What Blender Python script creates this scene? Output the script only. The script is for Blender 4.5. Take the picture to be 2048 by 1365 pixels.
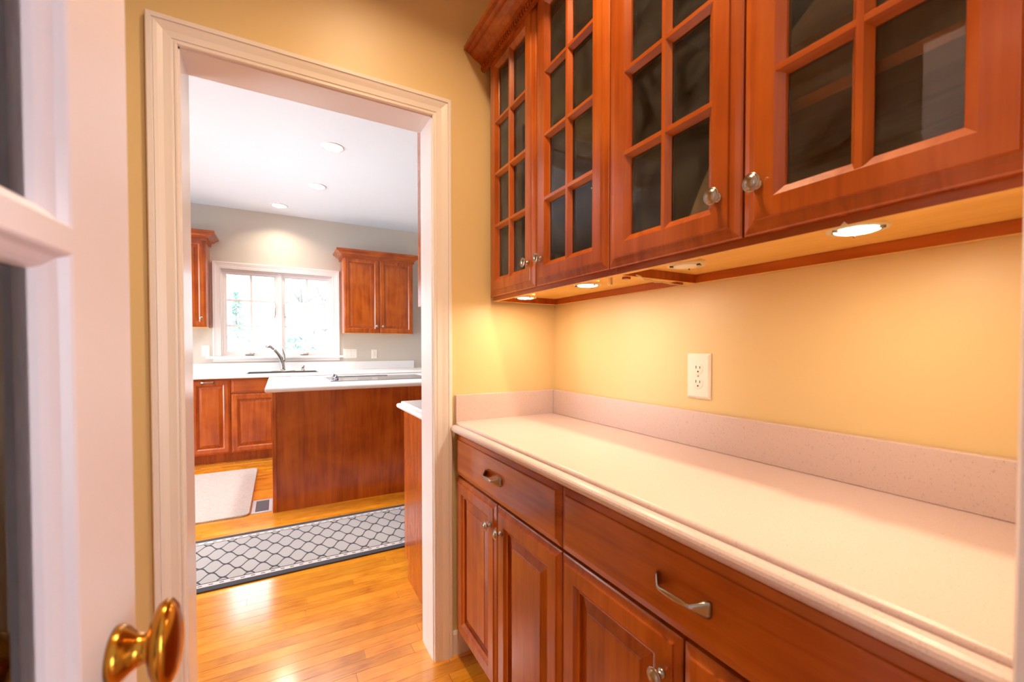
import bpy, bmesh, math, random
from mathutils import Matrix, Vector
random.seed(7)
scn = bpy.context.scene
COL = scn.collection
for o in list(bpy.data.objects):
    bpy.data.objects.remove(o, do_unlink=True)

# ------------------------------------------------------------------ camera
cam_d = bpy.data.cameras.new('camera')
cam = bpy.data.objects.new('camera', cam_d)
COL.objects.link(cam)
CAM_H = 1.19895
cam.matrix_world = Matrix(((0.869917, 0.009643, -0.493104, 0.0),
                           (-0.493198, 0.017151, -0.869748, 0.0),
                           (0.000070, 0.999806, 0.019676, CAM_H),
                           (0, 0, 0, 1)))
cam_d.sensor_width = 36.0
cam_d.lens = 15.026
cam_d.shift_x = -0.01003
cam_d.shift_y = 0.01455
cam_d.clip_start = 0.02
cam_d.dof.use_dof = True
cam_d.dof.focus_distance = 2.6
cam_d.dof.aperture_fstop = 5.0
scn.camera = cam

# ------------------------------------------------------------------ view and world
vs = scn.view_settings
vs.view_transform = 'Standard'
vs.look = 'None'
vs.gamma = 1.0
vs.use_curve_mapping = False
vs.exposure = 0.35

cy = scn.cycles
cy.use_light_tree = False
cy.max_bounces = 6
cy.diffuse_bounces = 4
cy.glossy_bounces = 3
cy.transmission_bounces = 4
cy.transparent_max_bounces = 10
cy.caustics_reflective = False
cy.caustics_refractive = False

SKY = 10.5
world = bpy.data.worlds.new('overcast_sky')
scn.world = world
world.use_nodes = True
bg = world.node_tree.nodes['Background']
bg.inputs['Color'].default_value = (0.86, 0.93, 1.0, 1)
bg.inputs['Strength'].default_value = SKY


def area_lamp(name, loc, size, energy, color, rot=(0, 0, 0), size_y=None, shape='DISK', portal=False, spread=math.pi, parent=None):
    d = bpy.data.lights.new(name, 'AREA')
    d.shape = shape
    d.size = size
    if size_y:
        d.size_y = size_y
    d.energy = energy
    d.color = color
    d.spread = spread
    if portal:
        d.cycles.is_portal = True
    o = bpy.data.objects.new(name, d)
    o.location = loc
    o.rotation_euler = rot
    o.parent = parent
    COL.objects.link(o)
    return o


# daylight comes in through the seen window and the added unseen ones; portals only guide the sampling of the sky
area_lamp('sky_portal', (0.005, 6.17, 1.6), 1.16, 1, (1, 1, 1), (-math.pi / 2, 0, 0), 1.0, 'RECTANGLE', True)
area_lamp('sky_portal', (-2.86, 4.0, 1.275), 3.4, 1, (1, 1, 1), (math.pi / 2, 0, -math.pi / 2), 2.35, 'RECTANGLE', True)
area_lamp('sky_portal', (2.71, -2.0, 1.3), 2.8, 1, (1, 1, 1), (math.pi / 2, 0, math.pi / 2), 2.2, 'RECTANGLE', True)
area_lamp('sky_portal', (1.9, -3.56, 1.3), 1.4, 1, (1, 1, 1), (math.pi / 2, 0, 0), 2.2, 'RECTANGLE', True)

CAN_W = 12.0       # kitchen recessed lamps
PANTRY_W = 15.0    # pantry ceiling lamp
PUCK_W = 1.1       # under-cabinet pucks


# ------------------------------------------------------------------ materials
def srgb(r, g, b):
    def f(c):
        c /= 255.0
        return c / 12.92 if c <= 0.04045 else ((c + 0.055) / 1.055) ** 2.4
    return (f(r), f(g), f(b), 1.0)


class NT:
    def __init__(s, name):
        s.m = bpy.data.materials.new(name)
        s.m.use_nodes = True
        s.t = s.m.node_tree
        s.b = s.t.nodes['Principled BSDF']
        s.out = s.t.nodes['Material Output']

    def n(s, typ, **kw):
        nd = s.t.nodes.new(typ)
        for k, v in kw.items():
            setattr(nd, k, v)
        return nd

    def l(s, a, b):
        s.t.links.new(a, b)

    def math(s, op, a, b=None, clamp=False):
        nd = s.n('ShaderNodeMath', operation=op, use_clamp=clamp)
        for i, v in enumerate((a, b)):
            if v is None:
                continue
            if isinstance(v, (int, float)):
                nd.inputs[i].default_value = v
            else:
                s.l(v, nd.inputs[i])
        return nd.outputs[0]

    def mix(s, fac, a, b):
        nd = s.n('ShaderNodeMix', data_type='RGBA')
        if isinstance(fac, (int, float)):
            nd.inputs[0].default_value = fac
        else:
            s.l(fac, nd.inputs[0])
        for i, v in ((6, a), (7, b)):
            if isinstance(v, tuple):
                nd.inputs[i].default_value = v
            else:
                s.l(v, nd.inputs[i])
        return nd.outputs[2]

    def coords(s, scale=(1, 1, 1), rnd=True):
        tc = s.n('ShaderNodeTexCoord')
        mp = s.n('ShaderNodeMapping')
        s.l(tc.outputs['Object'], mp.inputs['Vector'])
        mp.inputs['Scale'].default_value = scale
        if rnd:
            oi = s.n('ShaderNodeObjectInfo')
            k = s.math('MULTIPLY', oi.outputs['Random'], 37.0)
            cb = s.n('ShaderNodeCombineXYZ')
            for i in range(3):
                s.l(k, cb.inputs[i])
            s.l(cb.outputs[0], mp.inputs['Location'])
        return mp.outputs[0]

    def noise(s, vec, scale, detail=4, dist=0.0, rough=0.5):
        nd = s.n('ShaderNodeTexNoise')
        s.l(vec, nd.inputs['Vector'])
        nd.inputs['Scale'].default_value = scale
        nd.inputs['Detail'].default_value = detail
        nd.inputs['Distortion'].default_value = dist
        nd.inputs['Roughness'].default_value = rough
        return nd.outputs['Fac']

    def ramp(s, fac, stops):
        nd = s.n('ShaderNodeValToRGB')
        cr = nd.color_ramp
        cr.elements[0].position = stops[0][0]
        cr.elements[0].color = stops[0][1]
        cr.elements[1].position = stops[-1][0]
        cr.elements[1].color = stops[-1][1]
        for p, c in stops[1:-1]:
            e = cr.elements.new(p)
            e.color = c
        s.l(fac, nd.inputs[0])
        return nd.outputs[0]

    def bump(s, h, strength, dist=0.002):
        nd = s.n('ShaderNodeBump')
        nd.inputs['Strength'].default_value = strength
        nd.inputs['Distance'].default_value = dist
        s.l(h, nd.inputs['Height'])
        s.l(nd.outputs[0], s.b.inputs['Normal'])

    def set(s, **kw):
        for k, v in kw.items():
            s.b.inputs[k.replace('_', ' ')].default_value = v
        return s


def paint(name, col, rough=0.5, grain=0.06, scale=220, spec=0.5):
    t = NT(name)
    v = t.coords((1, 1, 1), False)
    big = t.noise(v, 3.0, 3)
    a = tuple(c * 0.97 for c in col[:3]) + (1,)
    t.l(t.mix(big, a, col), t.b.inputs['Base Color'])
    t.set(Roughness=rough)
    t.b.inputs['Specular IOR Level'].default_value = spec
    if grain:
        t.bump(t.noise(v, scale, 3), grain, 0.001)
    return t.m


def wood(name, dark, mid, light, axis='z', rough=0.3, coat=0.25, grain_scale=1.0, jitter=0.0):
    t = NT(name)
    s = [26, 26, 26]
    s['xyz'.index(axis)] = 1.6
    v = t.coords(tuple(c * grain_scale for c in s))
    v2 = t.coords((1, 1, 1))
    g = t.noise(v, 1.0, 4, 0.7, 0.62)
    blot = t.noise(v2, 5.0, 2, 0.4)
    f = t.math('ADD', t.math('MULTIPLY', g, 0.55), t.math('MULTIPLY', blot, 0.45))
    c = t.ramp(f, [(0.30, dark), (0.50, mid), (0.72, light)])
    if jitter:
        oi = t.n('ShaderNodeObjectInfo')
        hs = t.n('ShaderNodeHueSaturation')
        t.l(c, hs.inputs['Color'])
        t.l(t.math('ADD', 1.0 - jitter / 2, t.math('MULTIPLY', oi.outputs['Random'], jitter)), hs.inputs['Value'])
        c = hs.outputs[0]
    t.l(c, t.b.inputs['Base Color'])
    t.set(Roughness=rough)
    t.b.inputs['Coat Weight'].default_value = coat
    t.b.inputs['Coat Roughness'].default_value = 0.14
    t.b.inputs['Coat IOR'].default_value = 1.65 if coat > .9 else 1.5
    return t.m


def metal(name, col, rough, metallic=1.0):
    t = NT(name)
    t.b.inputs['Base Color'].default_value = col
    t.set(Roughness=rough, Metallic=metallic)
    return t.m


def plain(name, col, rough=0.5):
    t = NT(name)
    v = t.coords((1, 1, 1), False)
    k = t.noise(v, 40, 2)
    a = tuple(c * 0.96 for c in col[:3]) + (1,)
    t.l(t.mix(k, a, col), t.b.inputs['Base Color'])
    t.set(Roughness=rough)
    return t.m


def emis(name, col, strength):
    t = NT(name)
    t.b.inputs['Base Color'].default_value = (0.9, 0.9, 0.9, 1)
    t.b.inputs['Emission Color'].default_value = col
    t.b.inputs['Emission Strength'].default_value = strength
    t.m.cycles.emission_sampling = 'NONE'
    return t.m


def glass(name, tint=(1, 1, 1, 1), smudge_haze=0.0):
    t = NT(name)
    fr = t.n('ShaderNodeFresnel')
    fr.inputs['IOR'].default_value = 1.5
    tr = t.n('ShaderNodeBsdfTransparent')
    tr.inputs['Color'].default_value = tint
    gl = t.n('ShaderNodeBsdfGlossy')
    gl.inputs['Roughness'].default_value = 0.015
    mx = t.n('ShaderNodeMixShader')
    t.l(fr.outputs[0], mx.inputs[0])
    t.l(tr.outputs[0], mx.inputs[1])
    t.l(gl.outputs[0], mx.inputs[2])
    sh = mx.outputs[0]
    if smudge_haze:
        v = t.coords((1, 1, 1))
        k = t.math('MULTIPLY', t.math('SUBTRACT', t.noise(v, 9.0, 4, 1.5), 0.30, True), smudge_haze)
        df = t.n('ShaderNodeBsdfDiffuse')
        df.inputs['Color'].default_value = (0.8, 0.78, 0.75, 1)
        m2 = t.n('ShaderNodeMixShader')
        t.l(k, m2.inputs[0])
        t.l(sh, m2.inputs[1])
        t.l(df.outputs[0], m2.inputs[2])
        sh = m2.outputs[0]
    t.l(sh, t.out.inputs['Surface'])
    return t.m


def speckle(name, base, spots, rough=0.3):
    t = NT(name)
    v = t.coords((1, 1, 1), False)
    n1 = t.noise(v, 260, 2)
    n2 = t.noise(v, 420, 2)
    n3 = t.noise(v, 7, 3)
    c = t.mix(n3, tuple(k * 0.97 for k in base[:3]) + (1,), base)
    c = t.mix(t.math('MULTIPLY', t.math('SUBTRACT', n1, 0.60, True), 3.2, True), c, spots[0])
    c = t.mix(t.math('MULTIPLY', t.math('SUBTRACT', n2, 0.62, True), 3.0, True), c, spots[1])
    t.l(c, t.b.inputs['Base Color'])
    t.set(Roughness=rough)
    return t.m


M = {}
M['pantry_wall'] = paint('tan_wall_paint', srgb(226, 199, 146), 0.42, 0.05)
M['kitchen_wall'] = paint('greige_wall_paint', srgb(204, 194, 182), 0.55, 0.05)
M['ceiling'] = paint('white_ceiling_paint', srgb(234, 241, 250), 0.8, 0.05)
M['trim'] = paint('white_gloss_trim', srgb(236, 229, 228), 0.28, 0.0)
M['door_white'] = paint('white_door_paint', srgb(234, 224, 234), 0.33, 0.03, 120)
M['cherry'] = wood('cherry_wood_upright_grain', srgb(126, 49, 11), srgb(167, 77, 18), srgb(193, 101, 31), 'z', .26, .4)
M['cherry_h'] = wood('cherry_wood_level_grain', srgb(126, 49, 11), srgb(167, 77, 18), srgb(193, 101, 31), 'x', .26, .4)
M['cherry_dark'] = wood('cherry_wood_dark_interior', srgb(112, 70, 34), srgb(132, 86, 46), srgb(150, 100, 56), 'z', 0.5, 0.0)
M['maple'] = wood('raw_maple_underside', srgb(222, 168, 80), srgb(232, 182, 92), srgb(240, 196, 108), 'x', 0.5, 0.0)
M['plank'] = wood('orange_oak_plank', srgb(172, 92, 14), srgb(224, 144, 34), srgb(238, 170, 56), 'x', 0.2, 1.0, 6.5, 0.34)
M['subfloor'] = wood('orange_oak_floor_far', srgb(150, 84, 26), srgb(196, 122, 44), srgb(214, 146, 60), 'x', 0.3, 0.2, 0.9)
M['pantry_top'] = speckle('pink_beige_speckled_top', srgb(212, 190, 187), (srgb(146, 132, 122), srgb(244, 232, 224)), 0.28)
M['kitchen_top'] = speckle('white_speckled_top', srgb(238, 236, 236), (srgb(214, 212, 212), srgb(248, 248, 248)), 0.3)
M['pewter'] = metal('antique_pewter', srgb(172, 162, 150), 0.22)
M['nickel'] = metal('brushed_nickel', srgb(196, 194, 190), 0.24)
M['chrome'] = metal('chrome', srgb(210, 210, 212), 0.08)
M['brass'] = metal('polished_brass', srgb(190, 132, 48), 0.2)
M['steel'] = metal('stainless_steel', srgb(140, 140, 144), 0.25)
M['glass'] = glass('clear_glass')
M['cabinet_glass'] = glass('smudged_hazy_cabinet_glass', (.95, .95, .93, 1), .10)  # smudges, plus a pale diffuse haze that brightens the near-black panes
M['window_glass'] = glass('sky_dimming_window_glass', (.70, .71, .72, 1))  # tinted only to tone down the bright sky seen through the panes
M['plate'] = plain('ivory_plastic', srgb(240, 232, 222), 0.35)
M['slot'] = plain('dark_slot', srgb(60, 46, 36), 0.6)
M['lens_on'] = emis('lit_puck_lens', (1.0, 0.80, 0.52, 1), 22.0)
M['lens_off'] = plain('frosted_unlit_lens', srgb(236, 226, 204), 0.3)
M['puck_body'] = plain('cream_puck_housing', srgb(232, 214, 170), 0.4)
M['can_lens'] = emis('lit_recessed_lens', (1.0, 0.95, 0.88, 1), 9.0)
M['cooktop'] = plain('grey_ceramic_glass', srgb(120, 120, 124), 0.08)
M['black'] = plain('black_gap', srgb(22, 14, 12), 0.7)
M['wire'] = plain('cream_wire', srgb(226, 204, 150), 0.5)
M['register'] = metal('painted_register_metal', srgb(190, 190, 196), 0.4, 0.4)
M['register_dark'] = plain('register_slats', srgb(96, 96, 104), 0.5)
M['bark'] = plain('tree_bark', srgb(150, 146, 146), 0.9)
M['leaf'] = plain('evergreen_foliage', srgb(160, 186, 174), 0.9)
M['ground'] = plain('winter_lawn', srgb(190, 190, 176), 0.95)
M['rubber'] = plain('black_rubber_edge', srgb(44, 44, 48), 0.8)


def mat_mat():
    t = NT('grey_woven_mat')
    v = t.coords((1, 1, 1), False)
    n1 = t.noise(v, 160, 3)
    n2 = t.noise(t.coords((20, 300, 1), False), 1, 3)
    f = t.math('MULTIPLY', t.math('ADD', n1, n2), 0.5)
    t.l(t.ramp(f, [(0.35, srgb(150, 136, 128)), (0.6, srgb(188, 174, 166))]), t.b.inputs['Base Color'])
    t.set(Roughness=0.9)
    t.bump(n1, 0.3, 0.003)
    return t.m


def runner_mat(width, length):
    """ogee trellis runner: grey cells, charcoal lines, a white chain stripe and charcoal edges"""
    t = NT('grey_trellis_runner')
    tc = t.n('ShaderNodeTexCoord')
    sp = t.n('ShaderNodeSeparateXYZ')
    t.l(tc.outputs['Object'], sp.inputs[0])
    u, v = sp.outputs[0], sp.outputs[1]
    P, Q = 0.116, 0.156
    up = t.math('MULTIPLY', u, 1 / P)
    vp = t.math('MULTIPLY', v, 1 / Q)
    wob = t.math('MULTIPLY', t.math('SINE', t.math('MULTIPLY', u, 4 * math.pi / P)), -0.062)
    s = t.math('ADD', up, wob)
    lines = []
    for sg in ('ADD', 'SUBTRACT'):
        q = t.math(sg, vp, s)
        fr = t.math('FRACT', t.math('ADD', q, 40.0))
        d = t.math('ABSOLUTE', t.math('SUBTRACT', fr, 0.5))
        lines.append(t.math('LESS_THAN', d, 0.052))
    line = t.math('MAXIMUM', lines[0], lines[1])
    cell = srgb(170, 164, 162)
    dark = srgb(62, 60, 66)
    n1 = t.noise(t.coords((1, 1, 1), False), 300, 2)
    c = t.mix(t.math('MULTIPLY', n1, 0.25), cell, srgb(150, 142, 140))
    c = t.mix(line, c, dark)
    av = t.math('ABSOLUTE', v)
    edge = t.math('SUBTRACT', width / 2, av)
    chain = t.math('LESS_THAN', edge, 0.078)
    wave = t.math('GREATER_THAN', t.math('SINE', t.math('MULTIPLY', u, 2 * math.pi / 0.045)), 0.25)
    midc = t.math('LESS_THAN', t.math('ABSOLUTE', t.math('SUBTRACT', edge, 0.060)), 0.006)
    dots = t.math('MULTIPLY', wave, midc)
    c = t.mix(chain, c, srgb(196, 188, 186))
    c = t.mix(dots, c, srgb(120, 112, 112))
    inner = t.math('LESS_THAN', t.math('ABSOLUTE', t.math('SUBTRACT', edge, 0.081)), 0.004)
    c = t.mix(inner, c, dark)
    c = t.mix(t.math('LESS_THAN', edge, 0.042), c, dark)
    t.l(c, t.b.inputs['Base Color'])
    t.set(Roughness=0.95)
    t.bump(n1, 0.35, 0.003)
    return t.m


# ------------------------------------------------------------------ mesh helpers
def link(o, parent=None):
    COL.objects.link(o)
    o.parent = parent
    return o


def mesh_obj(name, verts, faces, mat, parent=None, loc=(0, 0, 0), rotz=0.0, smooth=False, mats=None, under=None, fix=True):
    me = bpy.data.meshes.new(name)
    bm = bmesh.new()
    vs_ = [bm.verts.new(v) for v in verts]
    for f in faces:
        try:
            bm.faces.new([vs_[i] for i in f])
        except ValueError:
            pass
    if fix:
        bmesh.ops.recalc_face_normals(bm, faces=bm.faces)
    if smooth:
        for f in bm.faces:
            f.smooth = True
    bm.to_mesh(me)
    bm.free()
    me.materials.append(mat)
    if under:
        me.materials.append(under)
        for p in me.polygons:
            if p.normal.z < -0.9:
                p.material_index = 1
    o = bpy.data.objects.new(name, me)
    o.location = loc
    o.rotation_euler[2] = rotz
    return link(o, parent)


def box(name, x0, x1, y0, y1, z0, z1, mat, parent=None, bevel=0.0, under=None, seg=2):
    cx, cy, cz = (x0 + x1) / 2, (y0 + y1) / 2, (z0 + z1) / 2
    me = bpy.data.meshes.new(name)
    bm = bmesh.new()
    bmesh.ops.create_cube(bm, size=1.0)
    for v in bm.verts:
        v.co.x *= x1 - x0
        v.co.y *= y1 - y0
        v.co.z *= z1 - z0
    if bevel:
        bmesh.ops.bevel(bm, geom=list(bm.edges), offset=bevel, segments=seg, affect='EDGES', profile=0.5)
    bm.to_mesh(me)
    bm.free()
    me.materials.append(mat)
    if under:
        me.materials.append(under)
        for p in me.polygons:
            if p.normal.z < -0.9:
                p.material_index = 1
    o = bpy.data.objects.new(name, me)
    o.location = (cx, cy, cz)
    return link(o, parent)


def empty(name, loc=(0, 0, 0), rotz=0.0):
    o = bpy.data.objects.new(name, None)
    o.empty_display_size = 0.05
    o.location = loc
    o.rotation_euler[2] = rotz
    return link(o)


def tag(o, label, cat=None, group=None, kind=None):
    o['label'] = label
    if cat:
        o['category'] = cat
    if group:
        o['group'] = group
    if kind:
        o['kind'] = kind
    return o


def ring(name, w, h, prof, mat, parent=None, loc=(0, 0, 0), closed=True, rotz=0.0, back=0.0):
    """nested rectangle loops: prof = [(inset, outward)], local x = width, z = height, front towards -y"""
    verts, faces = [], []
    loops = [(0.0, back)] + list(prof)
    if not closed:
        loops.append((prof[-1][0], back))
    for ins, out in loops:
        verts += [(ins, -out, ins), (w - ins, -out, ins), (w - ins, -out, h - ins), (ins, -out, h - ins)]
    n = len(loops)
    for i in range(n - 1 if closed else n):
        a, b = i * 4, ((i + 1) % n) * 4
        for k in range(4):
            k2 = (k + 1) % 4
            faces.append((a + k, a + k2, b + k2, b + k))
    if closed:
        faces.append(tuple((n - 1) * 4 + k for k in range(4)))
        faces.append((3, 2, 1, 0))
    return mesh_obj(name, verts, faces, mat, parent, loc, rotz)


def extrude(name, poly, axis, a0, a1, mat, parent=None, loc=(0, 0, 0), smooth=False, under=None):
    """poly in the two other axes (cyclic order kept: x->(y,z), y->(x,z), z->(x,y))"""
    def P(p, a):
        return {'x': (a, p[0], p[1]), 'y': (p[0], a, p[1]), 'z': (p[0], p[1], a)}[axis]
    n = len(poly)
    verts = [P(p, a0) for p in poly] + [P(p, a1) for p in poly]
    faces = [tuple(range(n)), tuple(range(2 * n - 1, n - 1, -1))]
    for i in range(n):
        j = (i + 1) % n
        faces.append((i, j, n + j, n + i))
    return mesh_obj(name, verts, faces, mat, parent, loc, under=under)


def sweep(name, path, prof, mapper, mat, parent=None, i0=None, i1=None, closed=False, cap=True, smooth=False):
    """sweep prof [(o, h)] (o = offset to the left of travel, h = height) along a 2D path with mitres; i0..i1 picks segments"""
    n = len(path)
    off = []
    for i in range(n):
        p = Vector(path[i])
        if closed or 0 < i < n - 1:
            d0 = (p - Vector(path[i - 1])).normalized()
            d1 = (Vector(path[(i + 1) % n]) - p).normalized()
        elif i == 0:
            d0 = d1 = (Vector(path[1]) - p).normalized()
        else:
            d0 = d1 = (p - Vector(path[i - 1])).normalized()
        n0, n1 = Vector((-d0.y, d0.x)), Vector((-d1.y, d1.x))
        b = (n0 + n1).normalized()
        off.append(b / max(0.2, b.dot(n0)))
    idx = list(range(n)) if i0 is None else list(range(i0, i1 + 1))
    verts, faces = [], []
    m = len(prof)
    for i in idx:
        for o, h in prof:
            q = Vector(path[i]) + off[i] * o
            verts.append(mapper(q.x, q.y, h))
    k = len(idx)
    for a in range(k if closed else k - 1):
        b = (a + 1) % k
        for j in range(m):
            j2 = (j + 1) % m
            faces.append((a * m + j, a * m + j2, b * m + j2, b * m + j))
    if cap and not closed:
        faces.append(tuple(range(m)))
        faces.append(tuple((k - 1) * m + j for j in range(m - 1, -1, -1)))
    return mesh_obj(name, verts, faces, mat, parent, smooth=smooth)


def loft(name, stations, mat, parent=None, loc=(0, 0, 0), rotz=0.0, nseg=14):
    """stations: (centre, axis_u, axis_v, ru, rv, ridge)"""
    verts, faces = [], []
    for st in stations:
        c, au, av, ru, rv = st[:5]
        rg = st[5] if len(st) > 5 else 0
        c, au, av = Vector(c), Vector(au), Vector(av)
        for k in range(nseg):
            t = 2 * math.pi * k / nseg
            m = 1 + rg * math.cos(nseg / 2 * t)
            verts.append(tuple(c + au * (ru * math.cos(t) * m) + av * (rv * math.sin(t) * m)))
    n = len(stations)
    for a in range(n - 1):
        for k in range(nseg):
            k2 = (k + 1) % nseg
            faces.append((a * nseg + k, a * nseg + k2, (a + 1) * nseg + k2, (a + 1) * nseg + k))
    faces.append(tuple(range(nseg - 1, -1, -1)))
    faces.append(tuple((n - 1) * nseg + k for k in range(nseg)))
    return mesh_obj(name, verts, faces, mat, parent, loc, rotz, smooth=True)


def tube(name, pts, radii, mat, parent=None, nseg=8, loc=(0, 0, 0)):
    st = []
    n = len(pts)
    up = None
    for i, p in enumerate(pts):
        p = Vector(p)
        d = (Vector(pts[min(i + 1, n - 1)]) - Vector(pts[max(i - 1, 0)])).normalized()
        if up is None:
            up = Vector((0, 0, 1)) if abs(d.z) < 0.9 else Vector((1, 0, 0))
        a = d.cross(up).normalized()
        b = a.cross(d).normalized()
        up = b
        r = radii[i] if isinstance(radii, (list, tuple)) else radii
        st.append((p, a, b, r, r))
    return loft(name, st, mat, parent, loc, 0.0, nseg)


def lathe(name, prof, mat, parent=None, loc=(0, 0, 0), axis='z', nseg=24):
    """prof [(r, a)] about an axis; axis 'y' points the a coordinate to -y (out of a cabinet front)"""
    verts, faces = [], []
    m = len(prof)
    for r, a in prof:
        for k in range(nseg):
            t = 2 * math.pi * k / nseg
            c, s = r * math.cos(t), r * math.sin(t)
            verts.append((c, s, a) if axis == 'z' else (c, -a, s))
    for i in range(m - 1):
        for k in range(nseg):
            k2 = (k + 1) % nseg
            faces.append((i * nseg + k, i * nseg + k2, (i + 1) * nseg + k2, (i + 1) * nseg + k))
    faces.append(tuple(range(nseg)))
    faces.append(tuple((m - 1) * nseg + k for k in range(nseg)))
    return mesh_obj(name, verts, faces, mat, parent, loc, smooth=True)


def wall_grid(name, us, vs2, holes, mapper, t0, t1, mat, parent=None):
    """a wall slab with openings: us, vs2 break lines, holes = set of (i, j) cells; mapper(u, v, t)"""
    key = {}
    verts, faces = [], []

    def V(i, j, t):
        k = (i, j, t)
        if k not in key:
            key[k] = len(verts)
            verts.append(mapper(us[i], vs2[j], (t0, t1)[t]))
        return key[k]
    nu, nv = len(us) - 1, len(vs2) - 1
    solid = lambda i, j: 0 <= i < nu and 0 <= j < nv and (i, j) not in holes
    for i in range(nu):
        for j in range(nv):
            if not solid(i, j):
                continue
            faces.append((V(i, j, 0), V(i + 1, j, 0), V(i + 1, j + 1, 0), V(i, j + 1, 0)))
            faces.append((V(i, j + 1, 1), V(i + 1, j + 1, 1), V(i + 1, j, 1), V(i, j, 1)))
            if not solid(i - 1, j):
                faces.append((V(i, j, 0), V(i, j + 1, 0), V(i, j + 1, 1), V(i, j, 1)))
            if not solid(i + 1, j):
                faces.append((V(i + 1, j, 1), V(i + 1, j + 1, 1), V(i + 1, j + 1, 0), V(i + 1, j, 0)))
            if not solid(i, j - 1):
                faces.append((V(i, j, 1), V(i + 1, j, 1), V(i + 1, j, 0), V(i, j, 0)))
            if not solid(i, j + 1):
                faces.append((V(i, j + 1, 0), V(i + 1, j + 1, 0), V(i + 1, j + 1, 1), V(i, j + 1, 1)))
    return mesh_obj(name, verts, faces, mat, parent)


def cut(o, x0, x1, y0, y1, z0, z1):
    c = box('cutter', x0, x1, y0, y1, z0, z1, M['black'])
    md = o.modifiers.new('hole', 'BOOLEAN')
    md.object = c
    md.operation = 'DIFFERENCE'
    md.solver = 'EXACT'
    bpy.context.view_layer.update()
    dg = bpy.context.evaluated_depsgraph_get()
    me = bpy.data.meshes.new_from_object(o.evaluated_get(dg))
    o.modifiers.clear()
    o.data = me
    bpy.data.objects.remove(c, do_unlink=True)


# ------------------------------------------------------------------ room shell
CEIL = 2.815
YD0, YD1 = 1.566, 1.70          # wall with the doorway to the kitchen
XJL, XJR, ZJ = -0.2415, 0.4985, 2.060
XW = 1.0485                     # right-hand pantry wall
YB = 6.0                       # kitchen window wall

floor = box('floor', -3.0, 3.0, -3.7, 6.15, -0.06, -0.004, M['subfloor'])
tag(floor, 'glossy orange oak strip floor running through pantry and kitchen', 'floor', kind='structure')
PW = 0.0572
y = 1.02
row = 0
while y < 5.42:
    x = -1.15 - random.random() * 0.7
    while x < 1.12:
        L = random.choice((0.48, 0.66, 0.82, 0.98, 1.22, 1.45))
        p = box('plank', x + 0.0006, x + L - 0.0006, y + 0.0005, y + PW - 0.0005, -0.004, 0.0, M['plank'], floor)
        p.location -= floor.location
        x += L
    y += PW
    row += 1

ceil = box('ceiling', -3.0, 3.0, -3.7, 6.15, CEIL, CEIL + 0.1, M['ceiling'])
tag(ceil, 'flat white painted ceiling over the kitchen and pantry', 'ceiling', kind='structure')

mxz = lambda u, v, t: (u, t, v)
myz = lambda u, v, t: (t, u, v)


def two_tone(o, other, axis, thr):
    """second paint on the side of a wall that faces the other room"""
    o.data.materials.append(other)
    for p in o.data.polygons:
        if p.center[axis] > thr:
            p.material_index = 1


w = wall_grid('wall_doorway', [-3.0, XJL - 0.015, XJR + 0.015, 3.0], [-0.01, ZJ + 0.015, CEIL], {(1, 0)}, mxz, YD0, YD1, M['pantry_wall'])
two_tone(w, M['kitchen_wall'], 1, YD1 - 0.01)
tag(w, 'tan painted wall around the cased doorway to the kitchen', 'wall', kind='structure')
w = box('wall_right', XW, XW + 0.12, 0.075, YD0, -0.01, CEIL, M['pantry_wall'])
tag(w, 'warm tan wall behind the speckled counter and upper cabinets', 'wall', kind='structure')
w = box('wall_left', -1.07, -0.95, 0.075, YD0, -0.01, CEIL, M['pantry_wall'])
tag(w, 'tan pantry wall behind the open glazed door', 'wall', kind='structure')
w = wall_grid('wall_near', [-3.0, -0.25, 0.4535, 3.0], [-0.01, 2.115, CEIL], {(1, 0)}, mxz, -0.04, 0.075, M['pantry_wall'])
tag(w, 'tan wall with the opening the camera looks through', 'wall', kind='structure')
w = wall_grid('wall_window', [-3.0, -0.587, 0.597, 3.0], [-0.01, 1.10, 2.108, CEIL], {(1, 1)}, mxz, YB, 6.15, M['kitchen_wall'])
tag(w, 'greige kitchen wall with the window over the sink', 'wall', kind='structure')
w = wall_grid('wall_kitchen_left', [1.70, 2.3, 5.7, YB], [-0.01, 0.1, 2.45, CEIL], {(1, 1)}, myz, -3.0, -2.85, M['kitchen_wall'])
tag(w, 'greige kitchen wall with an added wide window, outside the picture', 'wall', kind='structure')
w = box('wall_kitchen_right', 2.7, 2.85, YD1, YB, -0.01, CEIL, M['kitchen_wall'])
tag(w, 'greige kitchen end wall beyond the island', 'wall', kind='structure')
w = box('wall_dining_left', -3.0, -2.85, -3.55, -0.04, -0.01, CEIL, M['kitchen_wall'])
tag(w, 'plain wall of the room behind the camera, left side', 'wall', kind='structure')
w = wall_grid('wall_dining_right', [-3.55, -3.4, -0.6, -0.04], [-0.01, 0.2, 2.4, CEIL], {(1, 1)}, myz, 2.7, 2.85, M['kitchen_wall'])
tag(w, 'window wall of the room behind the camera, right side', 'wall', kind='structure')
w = wall_grid('wall_dining_back', [-3.0, 1.2, 2.6, 2.85], [-0.01, .2, 2.4, CEIL], {(1, 1)}, mxz, -3.7, -3.55, M['kitchen_wall'])
tag(w, 'back wall, with an added window, of the room behind the camera', 'wall', kind='structure')

# ------------------------------------------------------------------ door casing and jambs
CASING = [(0, 0), (0, .009), (.003, .0112), (.0075, .0112), (.0085, .0085), (.013, .0095), (.0145, .0118), (.021, .0122),
          (.032, .0132), (.044, .0172), (.0525, .0192), (.0535, .0165), (.0555, .0165), (.0565, .0208), (.0665, .0212), (.0695, .019), (.0695, 0)]


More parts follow.
